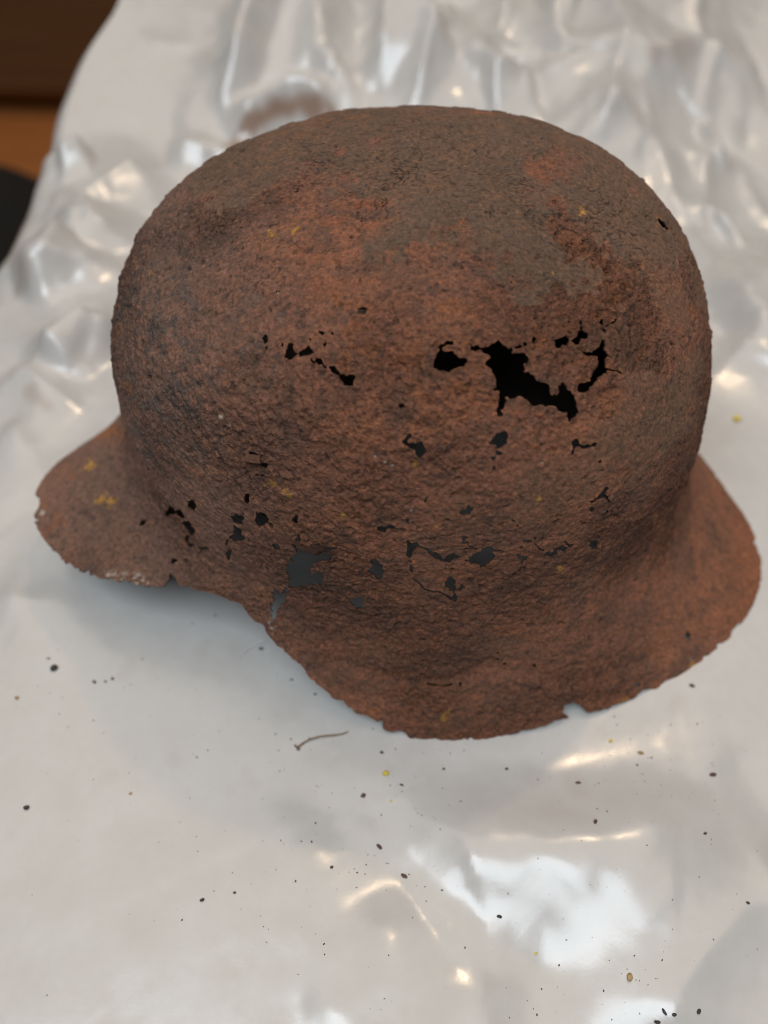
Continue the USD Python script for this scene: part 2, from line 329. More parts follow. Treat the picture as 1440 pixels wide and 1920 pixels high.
VV = np.concatenate([VD, np.linspace(1, 2.02, 125)[1:]]); NV = len(VV)
def shell(th, vv):
    zw, f, zr = fz(th), ff(th), fr(th); c, s = np.cos(th), np.sin(th)
    sunk = sstep(math.radians(203), math.radians(225), th) * sstep(math.radians(325), math.radians(300), th)      # unseen far rim lowered into the film to keep light from leaking in
    zr = zr - sunk * (0.85 * np.maximum(zr, 0) + 0.0035)
    a = np.where(c > 0, AF, AB)
    R = ((np.abs(c) / a) ** NN + (np.abs(s) / BB) ** NN) ** (-1 / NN)
    ear = sstep(math.radians(78), math.radians(122), th) * sstep(math.radians(190), math.radians(145), th)      # over the ear the wall stands further in and the skirt sweeps out more
    R = R - 0.0065 * ear; f = f + 0.0065 * ear; zw = zw + 0.010 * ear
    vd, t = vv[vv <= 1], (vv[vv > 1] - 1)[:, None]
    ph = (vd * np.pi / 2)[:, None]
    r1 = np.sin(ph) ** EA * R; z1 = zw + (HH - zw) * np.maximum(np.cos(ph), 0) ** EB
    P1r, P1z = R + 0.07 * f, zw - 0.56 * (zw - zr)
    r2_ = (1 - t) ** 2 * R + 2 * t * (1 - t) * P1r + t * t * (R + f); z2 = (1 - t) ** 2 * zw + 2 * t * (1 - t) * P1z + t * t * zr
    r, z = np.vstack([r1, r2_]), np.vstack([z1, z2])
    x, y = -r * c, -r * s
    ct, st = math.cos(TILT), math.sin(TILT); x, z = x * ct + z * st, -x * st + z * ct
    cy, sn = math.cos(YAW), math.sin(YAW); x, y = x * cy - y * sn, x * sn + y * cy
    return np.stack([x, y, z], -1)
B = shell(TH, VV)                                    # rows: v, columns: azimuth
hi = np.arange(NV * NT).reshape(NV, NT); hj = np.roll(hi, -1, 1)
hq = np.stack([hi[:-1], hi[1:], hj[1:], hj[:-1]], -1).reshape(-1, 4)
hf = np.vstack([hq[:, [0, 1, 2]], hq[:, [0, 2, 3]]])
V = B.reshape(-1, 3)
N0 = vnormals(V, hf)
if (N0 * (V - np.array([0, 0, 0.05]))).sum() < 0: hf = hf[:, ::-1]; N0 = -N0
vrow = np.repeat(VV, NT); vth = np.tile(TH, NV)
PX = project(V)                                      # where each point of the near side is seen; used to place holes and stains measured on the photograph
faces_cam = ((CAM - V) * N0).sum(1) > 0
seen = faces_cam & ((vth < math.radians(203)) | (vrow < 0.8))

Q = V * 1.0
nA = fbm(Q * 45, 3, 11); nB = fbm(Q * 160, 3, 12); nC = fbm(Q * 420, 3, 13); nD = fbm(Q * 900, 2, 14); nL = fbm(Q * 20, 3, 15)
# streaked grain: stretched along the wall and slanting
tz = np.stack([vth * 0.105 * 290 + Q[:, 2] * 160, (Q[:, 2] - 0.25 * vth * 0.105) * 400, 0 * vth + np.hypot(Q[:, 0], Q[:, 1]) * 150], -1)
pole = sstep(0.030, 0.070, np.hypot(B[..., 0], B[..., 1]).ravel())          # the slanting grain fades out where azimuths crowd together
nS = 0.5 + (fbm(tz, 3, 16) - 0.5) * pole + (fbm(Q * 190, 3, 18) - 0.5) * (1 - pole); nS2 = 0.5 + (fbm(tz * np.array([2.3, 2.0, 2.3]), 2, 17) - 0.5) * pole + (fbm(Q * 500, 2, 19) - 0.5) * (1 - pole)

def blob(pts, soft=40, wob=0.0, seed=50, bias=0.0):
    """Soft mask: 1 inside the outline (pixels of the photograph) on the near side."""
    P = np.array(pts, float); s = poly_sdf(P, PX, margin=soft * 1.5)
    return np.where(seen, sstep(soft / 2, -soft / 2, s + bias + wob * (1.6 * (fbm(Q * 60, 4, seed) - 0.5) + 0.8 * (fbm(Q * 320, 3, seed + 9) - 0.5))), 0)
def poly_sdf(P, X, margin):
    """Signed distance (negative inside), 1e3 farther than margin from the bounding box."""
    out = np.full(len(X), 1e3); lo, hi_ = P.min(0) - margin, P.max(0) + margin
    k = np.nonzero((X[:, 0] > lo[0]) & (X[:, 0] < hi_[0]) & (X[:, 1] > lo[1]) & (X[:, 1] < hi_[1]) & seen)[0]
    if not len(k): return out
    x = X[k]; A, E = P, np.roll(P, -1, 0) - P
    d2 = np.full(len(k), 1e18); inside = np.zeros(len(k), bool)
    for a, e in zip(A, E):
        w = x - a; t = np.clip((w @ e) / max(e @ e, 1e-9), 0, 1); d2 = np.minimum(d2, ((w - t[:, None] * e) ** 2).sum(1))
        c = (a[1] > x[:, 1]) != (a[1] + e[1] > x[:, 1])
        with np.errstate(all='ignore'): inside ^= c & (x[:, 0] < a[0] + e[0] * (x[:, 1] - a[1]) / e[1])
    out[k] = np.sqrt(d2) * np.where(inside, -1, 1); return out
def line_dist(P, X, margin=60):
    P = np.array(P, float); out = np.full(len(X), 1e3); lo, hi_ = P.min(0) - margin, P.max(0) + margin
    k = np.nonzero((X[:, 0] > lo[0]) & (X[:, 0] < hi_[0]) & (X[:, 1] > lo[1]) & (X[:, 1] < hi_[1]) & seen)[0]
    x = X[k]; d = np.full(len(k), 1e9)
    for a, c in zip(P[:-1], P[1:]):
        e = c - a; w = x - a; t = np.clip((w @ e) / max(e @ e, 1e-9), 0, 1); d = np.minimum(d, np.sqrt(((w - t[:, None] * e) ** 2).sum(1)))
    out[k] = d; return out

# --- holes and cracks, measured in enlarged crops (left, top, enlargement)
def crop(x, y, k, lists): return [[(x + a / k, y + b / k) for a, b in l] for l in lists]
HOLES = crop(780, 540, 3.6, [
 [(375,400),(405,388),(450,405),(490,400),(510,370),(545,375),(575,360),(590,395),(620,410),(660,405),(740,375),(745,385),(700,400),(662,415),(660,445),(690,455),(745,430),(745,510),(728,560),(765,575),(785,610),(830,640),(870,640),(895,665),(905,700),(920,730),(965,705),(962,665),(985,645),(1010,660),(1045,705),(1080,755),(1088,820),(1080,870),(1035,905),(1015,850),(960,815),(900,800),(820,785),(785,795),(760,765),(720,730),(660,735),(605,735),(605,790),(570,830),(570,865),(548,865),(548,820),(560,770),(575,700),(525,695),(520,680),(555,670),(545,620),(510,590),(505,555),(470,540),(465,510),(485,490),(510,480),(510,455),(480,440),(440,425),(400,430)],
 [(130,525),(140,450),(150,420),(165,385),(205,375),(215,358),(240,365),(230,380),(200,385),(185,405),(200,425),(250,430),(280,470),(300,470),(345,463),(350,490),(335,530),(300,530),(275,545),(235,570),(170,560)],
 [(900,345),(950,345),(1010,330),(1022,345),(1020,385),(990,380),(960,405),(940,400),(930,370)],
 [(1055,360),(1085,340),(1090,300),(1115,270),(1130,285),(1150,330),(1120,350),(1090,390),(1060,385)],
 [(1245,260),(1255,215),(1262,220),(1258,265),(1278,290),(1265,340),(1262,385),(1275,430),(1278,480),(1265,510),(1280,545),(1265,580),(1220,605),(1170,670),(1140,700),(1100,705),(1090,655),(1170,630),(1195,580),(1230,520),(1225,465),(1150,455),(1125,450),(1122,405),(1135,405),(1145,440),(1200,420),(1235,395),(1255,380),(1250,330),(1270,295)],
 [(780,355),(795,338),(805,350),(790,372)],
 [(500,1050),(540,1005),(600,955),(625,965),(615,1020),(625,1045),(590,1060),(545,1120),(530,1090),(550,1060)]])
HOLES += crop(450, 540, 3.6, [
 [(145,335),(165,308),(185,325),(185,350),(165,375),(150,360)], [(168,388),(185,395),(178,415),(170,405)],
 [(290,465),(310,440),(315,390),(330,370),(358,378),(360,430),(388,445),(375,470),(330,478)],
 [(400,435),(440,415),(470,390),(490,410),(495,430),(525,435),(500,442),(440,450),(405,458)],
 [(475,460),(490,485),(505,500),(495,515),(475,490)], [(505,480),(525,468),(545,475),(558,510),(530,515)],
 [(560,520),(585,530),(580,545),(562,535)], [(605,540),(635,532),(665,565),(655,582),(620,570)],
 [(668,590),(700,590),(725,600),(770,585),(775,605),(762,650),(730,670),(700,640),(672,615)],
 [(535,295),(570,300),(560,318)], [(610,300),(635,300),(632,318),(618,315)], [(562,380),(585,365),(580,390),(565,395)], [(470,355),(485,340),(480,360)], [(273,378),(288,373),(284,392)],
 [(800,145),(830,135),(860,145),(860,165),(845,178),(810,170)], [(1070,785),(1105,785),(1115,800),(1080,810)],
 [(198,128),(215,140),(210,157)], [(240,28),(265,26),(262,42)],
 [(1110,1045),(1120,1015),(1150,985),(1158,995),(1130,1030),(1140,1045),(1190,1060),(1220,1040),(1255,1075),(1248,1110),(1222,1128),(1218,1150),(1205,1145),(1180,1100),(1130,1055)]])
HOLES += crop(400, 840, 4.5, [
 [(400,150),(430,130),(455,135),(455,170),(435,178),(415,160)], [(265,405),(285,392),(300,400),(295,440),(298,470),(265,470)],
 [(150,580),(190,560),(245,570),(245,640),(215,640),(200,625),(185,650),(200,660),(225,700),(262,750),(245,785),(190,800),(170,760),(175,660),(155,600)],
 [(100,905),(115,890),(130,858),(155,870),(140,890),(135,940),(115,950)],
 [(345,600),(370,580),(375,555),(420,548),(455,560),(470,600),(465,620),(500,650),(505,678),(480,660),(455,640),(410,655),(370,640)],
 [(668,615),(685,590),(695,562),(712,590),(718,635),(690,630)], [(700,770),(710,735),(722,720),(738,740),(735,775),(715,785)], [(508,820),(530,805),(560,835),(545,860),(512,850)],
 [(590,1000),(650,980),(670,920),(700,895),(690,850),(655,820),(700,815),(880,808),(940,812),(1000,840),(1045,858),(990,870),(950,885),(960,905),(1000,915),(1000,940),(960,965),(880,965),(820,1000),(810,1050),(830,1085),(860,1080),(855,1050),(890,1045),(935,1090),(925,1165),(880,1155),(810,1160),(770,1195),(700,1185),(660,1185),(625,1205),(600,1270),(620,1290),(570,1345),(515,1372),(510,1440),(485,1440),(500,1320),(500,1260),(475,1205),(520,1200),(560,1225),(590,1205),(625,1180),(630,1110),(615,1040)],
 [(1140,1300),(1150,1275),(1265,1262),(1265,1345),(1190,1350)]])
HOLES += [[(688,1073),(698,1068),(699,1051),(705,1045),(709,1053),(708,1057),(717,1061),(721,1075),(712,1089),(706,1088),(697,1078)]]
HOLES += crop(700, 840, 4.8, [
 [(785,575),(810,560),(850,515),(890,540),(890,580),(865,612),(795,605)], [(35,715),(70,722),(110,718),(150,702),(190,720),(190,735),(140,740),(100,765),(70,760),(45,745)],
 [(265,735),(290,735),(295,747),(275,745)], [(290,640),(318,655),(318,690),(305,685)],
 [(305,840),(330,865),(375,860),(410,880),(470,890),(505,920),(515,945),(560,950),(600,965),(610,995),(650,1000),(690,960),(740,965),(790,990),(740,1005),(690,1030),(640,1025),(580,1000),(520,975),(490,940),(450,905),(390,905),(350,950),(330,1000),(345,1060),(350,1150),(365,1190),(340,1180),(335,1100),(325,1010),(298,960),(305,890)],
 [(660,1345),(700,1340),(745,1310),(750,1360),(735,1390),(700,1370)], [(650,1240),(655,1180),(690,1135),(720,1170),(745,1240),(730,1290),(690,1275)],
 [(775,1270),(785,1240),(800,1215),(810,1240),(828,1250),(790,1270),(770,1310),(760,1300)],
 [(840,1020),(900,980),(940,945),(980,935),(1020,900),(1070,890),(1090,950),(1075,1030),(1020,1050),(1000,1075),(960,1070),(930,1045),(880,1040)],
 [(800,800),(845,810),(825,835),(855,855),(850,870),(805,875)], [(1245,645),(1280,655),(1270,670)], [(1288,690),(1306,695),(1295,708)],
 [(1060,90),(1095,65),(1100,90),(1085,120),(1070,100)], [(1085,150),(1100,180),(1065,205),(1080,170)], [(1095,5),(1130,30),(1170,45),(1150,65),(1120,50)]])
HOLES += crop(960, 780, 5.143, [
 [(580,240),(610,222),(645,235),(650,275),(680,285),(750,280),(800,262),(805,280),(770,300),(690,320),(655,285),(620,290),(590,340),(575,370),(590,300)],
 [(843,430),(862,423),(860,452),(840,448)], [(868,525),(890,518),(898,542)], [(905,540),(925,540),(932,590)],
 [(740,860),(760,830),(830,795),(845,775),(880,740),(900,720),(925,690),(932,710),(910,755),(930,780),(920,805),(870,800),(835,810),(790,850),(770,865)],
 [(755,900),(780,870),(800,900),(800,930),(780,925)], [(915,922),(932,922),(926,940)], [(812,1065),(832,1073),(822,1090)],
 [(755,1205),(800,1205),(820,1215),(818,1270),(790,1272),(752,1255)], [(115,1215),(160,1205),(200,1205),(230,1175),(235,1190),(210,1215),(160,1230)],
 [(65,1295),(75,1260),(105,1250),(90,1280)], [(50,1345),(110,1355),(150,1360),(140,1385),(105,1410),(98,1435),(85,1390)],
 [(305,1355),(340,1325),(400,1315),(440,1280),(490,1255),(525,1280),(510,1315),(470,1300),(440,1305),(430,1345),(390,1360),(350,1355)],
 [(500,1210),(520,1205),(560,1240),(590,1225),(595,1235),(565,1262),(530,1245)], [(590,1280),(620,1265),(612,1288)]])
HOLES += crop(1140, 900, 4.363, [[(640,1275),(655,1245),(675,1270),(672,1305),(655,1300)], [(195,1660),(230,1665),(262,1650),(260,1670),(230,1690)], [(662,1445),(692,1460),(675,1478)]])
HOLES += crop(700, 1150, 3.273, [[(790,310),(820,300),(822,320),(800,325)], [(985,335),(990,318),(1003,320),(998,340)], [(745,245),(775,240),(770,256)], [(524,429),(545,429),(541,446),(524,444)]])
HOLES += crop(720, 0, 2.0, [[(1025,820),(1045,830),(1067,862),(1045,852)], [(470,1056),(480,1054),(478,1066)]])
HOLES += crop(0, 760, 3.6, [
 [(1225,790),(1250,780),(1285,785),(1285,815),(1325,845),(1310,860),(1275,900),(1275,920),(1292,945),(1280,958),(1262,940),(1240,905),(1250,890),(1275,870),(1270,840),(1235,820)],
 [(1340,965),(1360,958),(1415,962),(1405,975),(1360,978)], [(1145,1060),(1165,1040),(1198,1048),(1165,1070)],
 [(1100,735),(1150,680),(1175,690),(1175,720),(1215,700),(1240,770),(1215,770),(1180,740),(1120,750)], [(1262,660),(1300,645),(1330,665),(1300,710),(1270,695)],
 [(925,810),(950,780),(980,775),(970,795),(935,815)]])
NOTCHES = [[(1062,1400),(1062,1352),(1066,1345),(1056,1335),(1060,1322),(1070,1318),(1090,1322),(1100,1335),(1106,1350),(1100,1400)],
           [(300,1150),(300,1118),(310,1094),(319,1077),(333,1088),(337,1104),(345,1150)], [(615,1350),(630,1314),(645,1313),(647,1324),(640,1345)],
           [(1296,1275),(1300,1252),(1312,1243),(1320,1262)], [(1412,1018),(1421,1012),(1440,1020),(1425,1026)], [(733,1395),(738,1372),(744,1376),(748,1395)], [(703,1375),(708,1352),(712,1372)]]
CRACKS = [(6, c) for c in crop(780, 540, 3.6, [[(1270,265),(1310,240),(1345,225),(1350,208)], [(1280,550),(1340,560),(1380,577)], [(990,275),(1000,238)], [(1018,294),(1042,306)], [(1115,242),(1108,220)]])]
CRACKS += [(8, c) for c in crop(400, 840, 4.5, [[(290,45),(345,48),(400,70)], [(272,85),(278,130)], [(350,228),(420,237)], [(160,745),(130,770),(110,815)], [(1265,1020),(1225,1080)]])]
CRACKS += [(8, c) for c in crop(700, 840, 4.8, [[(190,740),(270,742)], [(490,430),(465,470),(465,520)], [(365,1185),(420,1220),(460,1270),(540,1290),(600,1295),(640,1320),(700,1340)], [(855,880),(930,920)], [(1090,935),(1150,930)]])]
CRACKS += [(8, c) for c in crop(960, 780, 5.143, [[(935,815),(950,845)], [(225,1235),(260,1275),(300,1300)]])]
CRACKS += [(6, c) for c in crop(700, 1150, 3.273, [[(735,275),(775,292)], [(1245,455),(1270,444)], [(300,430),(420,448),(490,435)]])]
SC = {6: 1.6, 8: 1.9}

jag = 15.0 * (fbm(Q * 800, 2, 21) - 0.5) + 6.0 * (fbm(Q * 260, 2, 22) - 0.5)
S_ = np.full(len(V), 1e3)
for h in HOLES:
    ha = np.array(h); hn = np.roll(ha, -1, 0); size = abs((ha[:, 0] * hn[:, 1] - ha[:, 1] * hn[:, 0]).sum()) / np.hypot(*(hn - ha).T).sum()
    S_ = np.minimum(S_, poly_sdf(np.array(h, float), PX, 30) + jag * min(1.0, 0.12 + size / 13) - 0.6)
for w, c in CRACKS:
    S_ = np.minimum(S_, line_dist(c, PX, 30) - SC[w] + 0.22 * jag)
for h in NOTCHES:
    S_ = np.minimum(S_, poly_sdf(np.array(h, float), PX, 40) + 0.6 * jag)
# ragged rim
rim_d = (2.0 - vrow) / 1.0 * np.hypot(ff(vth), fz(vth) - fr(vth)) * 5300                  # distance from the rim in pixels
rag = 13 * np.maximum(0, fbm(Q * 130, 3, 24) - 0.50) / 0.3 + 8 * (fbm(Q * 520, 3, 25) - 0.38)
rag *= np.where((vth > math.radians(41)) & (vth < math.radians(105)), 1.7, 0.8) * np.where(vth > math.radians(203), 0.0, 1)
S_ = np.minimum(S_, rim_d - np.maximum(rag, -2))
S_ = np.clip(S_, -60, 60)

# --- displacement
paint_top = blob(bias=-22, pts=[(330,330),(420,250),(620,195),(820,185),(1000,200),(1150,270),(1260,380),(1300,470),(1180,480),(1120,400),(1060,330),(1000,300),(985,380),(1010,420),(990,500),(1060,520),(985,530),(930,440),(860,425),(760,455),(700,440),(700,360),(660,320),(560,340),(470,350),(400,375)], soft=30, wob=130, seed=41)
paint_right = blob([(1180,540),(1290,520),(1340,600),(1335,800),(1310,900),(1210,910),(1130,860),(1150,700)], 120, 160, 42)
paint_mid = blob([(960,880),(1080,840),(1160,900),(1090,980),(960,1000)], 90, 120, 45)
dark_left = blob([(205,520),(300,430),(420,520),(470,640),(420,760),(330,880),(240,870),(215,760)], 150, 220, 43)
dark_low = blob([(640,1150),(900,1180),(1120,1190),(1240,1130),(1260,1220),(1000,1280),(800,1290),(640,1250)], 110, 160, 44)
paint = np.clip(np.maximum(paint_top * sstep(0.22, 0.42, nA + 0.15 * nB), np.maximum(0.7 * paint_right, 0.5 * paint_mid) * sstep(0.40, 0.55, nA)), 0, 1)
paint = np.where(seen, paint, sstep(0.5, 0.6, nL) * sstep(0.03, 0.09, V[:, 2]))
rough = 1 - 0.84 * paint
smooth_rim = sstep(1.15, 1.5, vrow) * np.maximum(sstep(math.radians(50), math.radians(30), vth), sstep(math.radians(140), math.radians(160), vth))
rough = rough * (1 - 0.72 * smooth_rim)
flake = sstep(0.55, 0.60, nB + 0.25 * (nA - 0.5))
flake_up = sstep(0.53, 0.55, fbm(Q * 210, 3, 61)) * sstep(0.45, 0.6, nA)
pit = sstep(0.36, 0.22, nC)
coarse = np.clip(0.45 + 1.5 * (fbm(Q * 28, 2, 63) - 0.35), 0.45, 1.35) * np.where(seen, sstep(250, 480, PX[:, 1]) * 0.62 + 0.62, 0.8)
rough = rough * coarse
scab_zone = np.where(seen, sstep(620, 420, PX[:, 1] + 60 * (nA - 0.5)), 0.4)
scab_n = fbm(Q * 170, 4, 64); scab = sstep(0.530, 0.545, scab_n) * scab_zone                       # lifted plates of old crust with sharp edges
crack_n = np.abs(fbm(Q * 230, 4, 65) - 0.5); scab_crack = sstep(0.016, 0.006, crack_n) * sstep(0.48, 0.56, fbm(Q * 55, 2, 66)) * (0.35 + 0.65 * scab_zone)
deep = sstep(0.30, 0.20, fbm(Q * 300, 3, 67)) * (1 - 0.6 * paint)
disp = 0.0022 * (nL - 0.5) + rough * (0.00125 * (nB - 0.5) + 0.00080 * (nS - 0.5) + 0.00075 * (nS2 - 0.5) + 0.00110 * (nC - 0.5) + 0.00075 * (nD - 0.5) + 0.00028 * flake - 0.00050 * pit)
disp += 0.00045 * scab - 0.0009 * scab_crack - 0.0009 * deep
disp += paint * (0.00028 + 0.00025 * flake_up * sstep(0.5, 0.62, nL + 0.1) + 0.00012 * (nC - 0.5))
crease = line_dist([(640,1250),(720,1275),(800,1288),(860,1283),(910,1265),(980,1268),(1060,1290),(1120,1280),(1200,1255),(1290,1210)], PX, 90)
lip = np.where(seen & (vrow > 1.2), 0.0011 * np.exp(-(crease / 30) ** 2) * np.sign(PX[:, 1] - np.interp(PX[:, 0], [640,720,800,860,910,980,1060,1120,1200,1290], [1250,1275,1288,1283,1265,1268,1290,1280,1255,1210])), 0)
disp += gaussian_filter(lip.reshape(NV, NT), 2).ravel()
disp *= sstep(-2, 16, np.abs(S_) + 8)
vtop = V + N0 * disp[:, None]

# --- colour of the shell: bare rust, old paint, dark scale, orange and yellow bloom
def mixc(a, b, t): return a + (np.asarray(b) - a) * t[:, None]
C = np.tile(np.array([0.262, 0.112, 0.067]), (len(V), 1))
C = mixc(C, (0.310, 0.126, 0.069), sstep(0.45, 0.7, nA)); C = mixc(C, (0.190, 0.092, 0.060), 0.8 * sstep(0.48, 0.66, fbm(Q * 75, 3, 71)))
C = mixc(C, (0.205, 0.125, 0.096), np.where(seen, sstep(700, 250, PX[:, 0]), 0.3) * 0.7)  # greyer to the left: the window's cool tint put into the colour
C = mixc(C, (0.090, 0.062, 0.048), 0.45 * sstep(0.54, 0.62, fbm(Q * 330, 3, 70)) * sstep(0.35, 0.6, nS))
C = mixc(C, (0.105, 0.090, 0.080), 0.6 * dark_left * sstep(0.50, 0.58, fbm(Q * 260, 3, 72)))
C = mixc(C, (0.13, 0.070, 0.045), 0.2 * dark_low)
C = mixc(C, (0.155, 0.092, 0.060), 0.88 * paint)
C = mixc(C, (0.130, 0.080, 0.053), 0.6 * paint * sstep(0.5, 0.6, fbm(Q * 60, 3, 73)))
orange = sstep(0.60, 0.70, fbm(Q * 150, 3, 74)) * sstep(0.42, 0.6, nL) * (1 - 0.5 * paint)
C = mixc(C, (0.34, 0.12, 0.045), 0.4 * orange)
red_zone = blob([(560,470),(640,350),(700,380),(720,440),(660,560),(600,560)], 110, 90, 46)
C = mixc(C, (0.33, 0.115, 0.058), 0.5 * red_zone * sstep(0.42, 0.6, nB))
red_patch = blob([(985,300),(1040,285),(1070,330),(1040,360),(990,400),(980,340)], 30, 50, 47)
C = mixc(C, (0.26, 0.090, 0.050), 0.6 * red_patch)
neck_warm = np.where(seen, sstep(1330, 1400, PX[:, 0]) * (vrow > 1.3), 0)
C = mixc(C, (0.28, 0.105, 0.050), 0.45 * neck_warm)
fleck = sstep(0.70, 0.76, fbm(Q * 520, 2, 75)) * sstep(0.5, 0.62, fbm(Q * 60, 2, 76))
C = mixc(C, (0.34, 0.155, 0.07), 0.4 * fleck * sstep(0.45, 0.6, nD))
SPOTS = [(170,873,11),(192,930,9),(186,940,8),(204,941,8),(214,938,7),(507,902,10),(540,928,9),(554,901,6),(565,905,5),(643,967,7),(778,872,6),(282,512,5),(508,436,7),(551,432,9),(1091,399,7),(833,1345,8),(842,1338,6),(1012,936,6),(1050,1065,6),(1036,515,5),(1300,1247,8),(820,990,6),(536,920,5),(1174,1315,10)]
for (x, y, r) in SPOTS:
    d = np.hypot(PX[:, 0] - x, PX[:, 1] - y); t = np.where(seen, sstep(1.0, 0.35, d / r + 2.6 * (fbm(Q * 750, 2, 77) - 0.5)), 0)
    C = mixc(C, (0.50, 0.26, 0.055), 0.8 * t)
vis_orange = blob([(190,800),(218,798),(222,812),(190,826),(175,826)], 16, 14, 48); C = mixc(C, (0.36, 0.13, 0.045), 0.6 * vis_orange)
crust = blob([(195,1072),(225,1070),(262,1078),(292,1090),(290,1103),(250,1104),(205,1092)], 14, 26, 49) + blob([(503,1140),(516,1140),(520,1180),(512,1190),(500,1185)], 8, 14, 51)
white = np.where(seen, np.clip(crust, 0, 1) * sstep(0.53, 0.62, fbm(Q * 900, 2, 78)), 0)
for (x, y, r) in [(412,782,5),(430,797,3),(80,962,6),(703,856,3),(722,866,3.5),(735,875,3),(770,957,3),(1017,868,3)]:
    d = np.hypot(PX[:, 0] - x, PX[:, 1] - y); white = np.maximum(white, np.where(seen, sstep(1.0, 0.6, d / r + 1.0 * (fbm(Q * 900, 2, 79) - 0.5)), 0))
C = mixc(C, (0.55, 0.47, 0.40), 0.7 * white)
C *= (0.65 + 0.70 * nD[:, None])
C = mixc(C, (0.055, 0.042, 0.035), 0.75 * scab_crack); C = mixc(C, (0.085, 0.052, 0.038), 0.5 * deep)
C = mixc(C, (0.135, 0.090, 0.068), 0.4 * scab)
edge = sstep(7, 1, S_) * sstep(0.45, 0.6, nB)
C = mixc(C, (0.32, 0.13, 0.065), 0.5 * edge)
C = np.clip(C, 0.01, 0.9)

# --- thickness, then cut: points next to a hole move onto its edge
thick = 0.0011 + 0.0004 * (nA - 0.5) - 0.0005 * sstep(20, 2, S_)
vin = vtop - N0 * np.maximum(thick, 0.0005)[:, None] - N0 * (0.0005 * (nC - 0.5))[:, None]
G = S_.reshape(NV, NT); best_t = np.full(G.shape, 9.0); bi = np.zeros(G.shape, int)
flat = np.arange(NV * NT).reshape(NV, NT)
for ax, sh in ((0, 1), (0, -1), (1, 1), (1, -1)):
    g2, i2 = np.roll(G, sh, ax), np.roll(flat, sh, ax)
    ok = (G * g2 < 0)
    if ax == 0: ok[0 if sh == 1 else -1] = False
    t = np.where(ok, G / np.where(ok, G - g2, 1), 9.0); u = t < best_t; best_t[u] = t[u]; bi[u] = i2[u]
mv = (best_t < 0.5).ravel(); bt, bj = best_t.ravel()[mv, None], bi.ravel()[mv]
for arr in (vtop, vin): old = arr.copy(); arr[mv] = old[mv] + (old[bj] - old[mv]) * bt
Sn = S_.copy(); Sn[mv] = 0
fs = Sn[hf]; keep = (fs.min(1) >= 0) & (fs.max(1) > 0)
F_ = hf[keep]
# drop islands no longer attached
import scipy.sparse as sp
from scipy.sparse.csgraph import connected_components
e = np.vstack([F_[:, [0, 1]], F_[:, [1, 2]], F_[:, [2, 0]]])
ncomp, lab = connected_components(sp.coo_matrix((np.ones(len(e)), (e[:, 0], e[:, 1])), shape=(len(V),) * 2), directed=False)
main = np.bincount(lab[F_[:, 0]]).argmax(); F_ = F_[lab[F_[:, 0]] == main]
e = np.vstack([F_[:, [0, 1]], F_[:, [1, 2]], F_[:, [2, 0]]]); key = np.sort(e, 1); kk = key[:, 0] * len(V) + key[:, 1]
_, inv, cnt = np.unique(kk, return_inverse=True, return_counts=True); bd = e[cnt[inv] == 1]
# pole cap
Ntop = vnormals(vtop, F_); Nin = -vnormals(vin, F_)
region_f = np.where(vrow[F_].mean(1) < 1.0, 0, np.where(np.degrees(vth[F_].mean(1)) % 360 < 64, 1, 2))
thm = np.degrees(vth[F_].mean(1)); region_f = np.where((vrow[F_].mean(1) >= 1.0) & (thm > 296), 1, region_f)
helmet = xform('helmet'); hp = str(helmet.GetPath())
tag(helmet, 'rust-eaten brown steel helmet full of jagged holes, lying on the white plastic sheet', 'helmet')
def piece(name, code):
    fo = F_[region_f == code]
    isb = np.zeros(len(V), bool); isb[fo.ravel()] = True
    fset = np.zeros(len(V), bool); fset[fo.ravel()] = True
    bb = bd[fset[bd].all(1)]
    n = len(V)
    quad = np.stack([bb[:, 1], bb[:, 0], bb[:, 0] + n, bb[:, 1] + n], -1)      # the thin walls inside holes and along the rim
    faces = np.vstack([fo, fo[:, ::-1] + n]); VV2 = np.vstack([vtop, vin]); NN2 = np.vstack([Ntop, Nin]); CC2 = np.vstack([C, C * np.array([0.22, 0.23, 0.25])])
    # wall vertices get copies of their own so that the edge stays crisp
    wv = np.unique(quad); remap = np.zeros(2 * n, int); remap[wv] = 2 * n + np.arange(len(wv))
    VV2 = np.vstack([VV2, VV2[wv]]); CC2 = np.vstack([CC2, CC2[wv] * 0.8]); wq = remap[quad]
    wf = np.vstack([wq[:, [0, 1, 2]], wq[:, [0, 2, 3]]]); wn = vnormals(VV2, wf)[2 * n:]
    faces = np.vstack([faces, wf]); NN2 = np.vstack([NN2, wn])
    uq, inv2 = np.unique(faces, return_inverse=True)
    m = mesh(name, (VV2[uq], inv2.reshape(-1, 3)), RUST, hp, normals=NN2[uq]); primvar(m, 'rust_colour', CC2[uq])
    primvar(m, 'grain', np.clip(np.concatenate([rough, rough, np.ones(len(VV2) - 2 * n)])[uq], 0.12, 1.2))
    return m
tag(piece('crown', 0), 'rusted domed crown with flaked grey-brown paint on top and holes along the side')
tag(piece('visor', 1), 'ragged rusty front visor with yellow flecks and a pale crusted edge')
tag(piece('neck_guard', 2), 'flared rusty skirt over the ear and neck with torn lower rim')
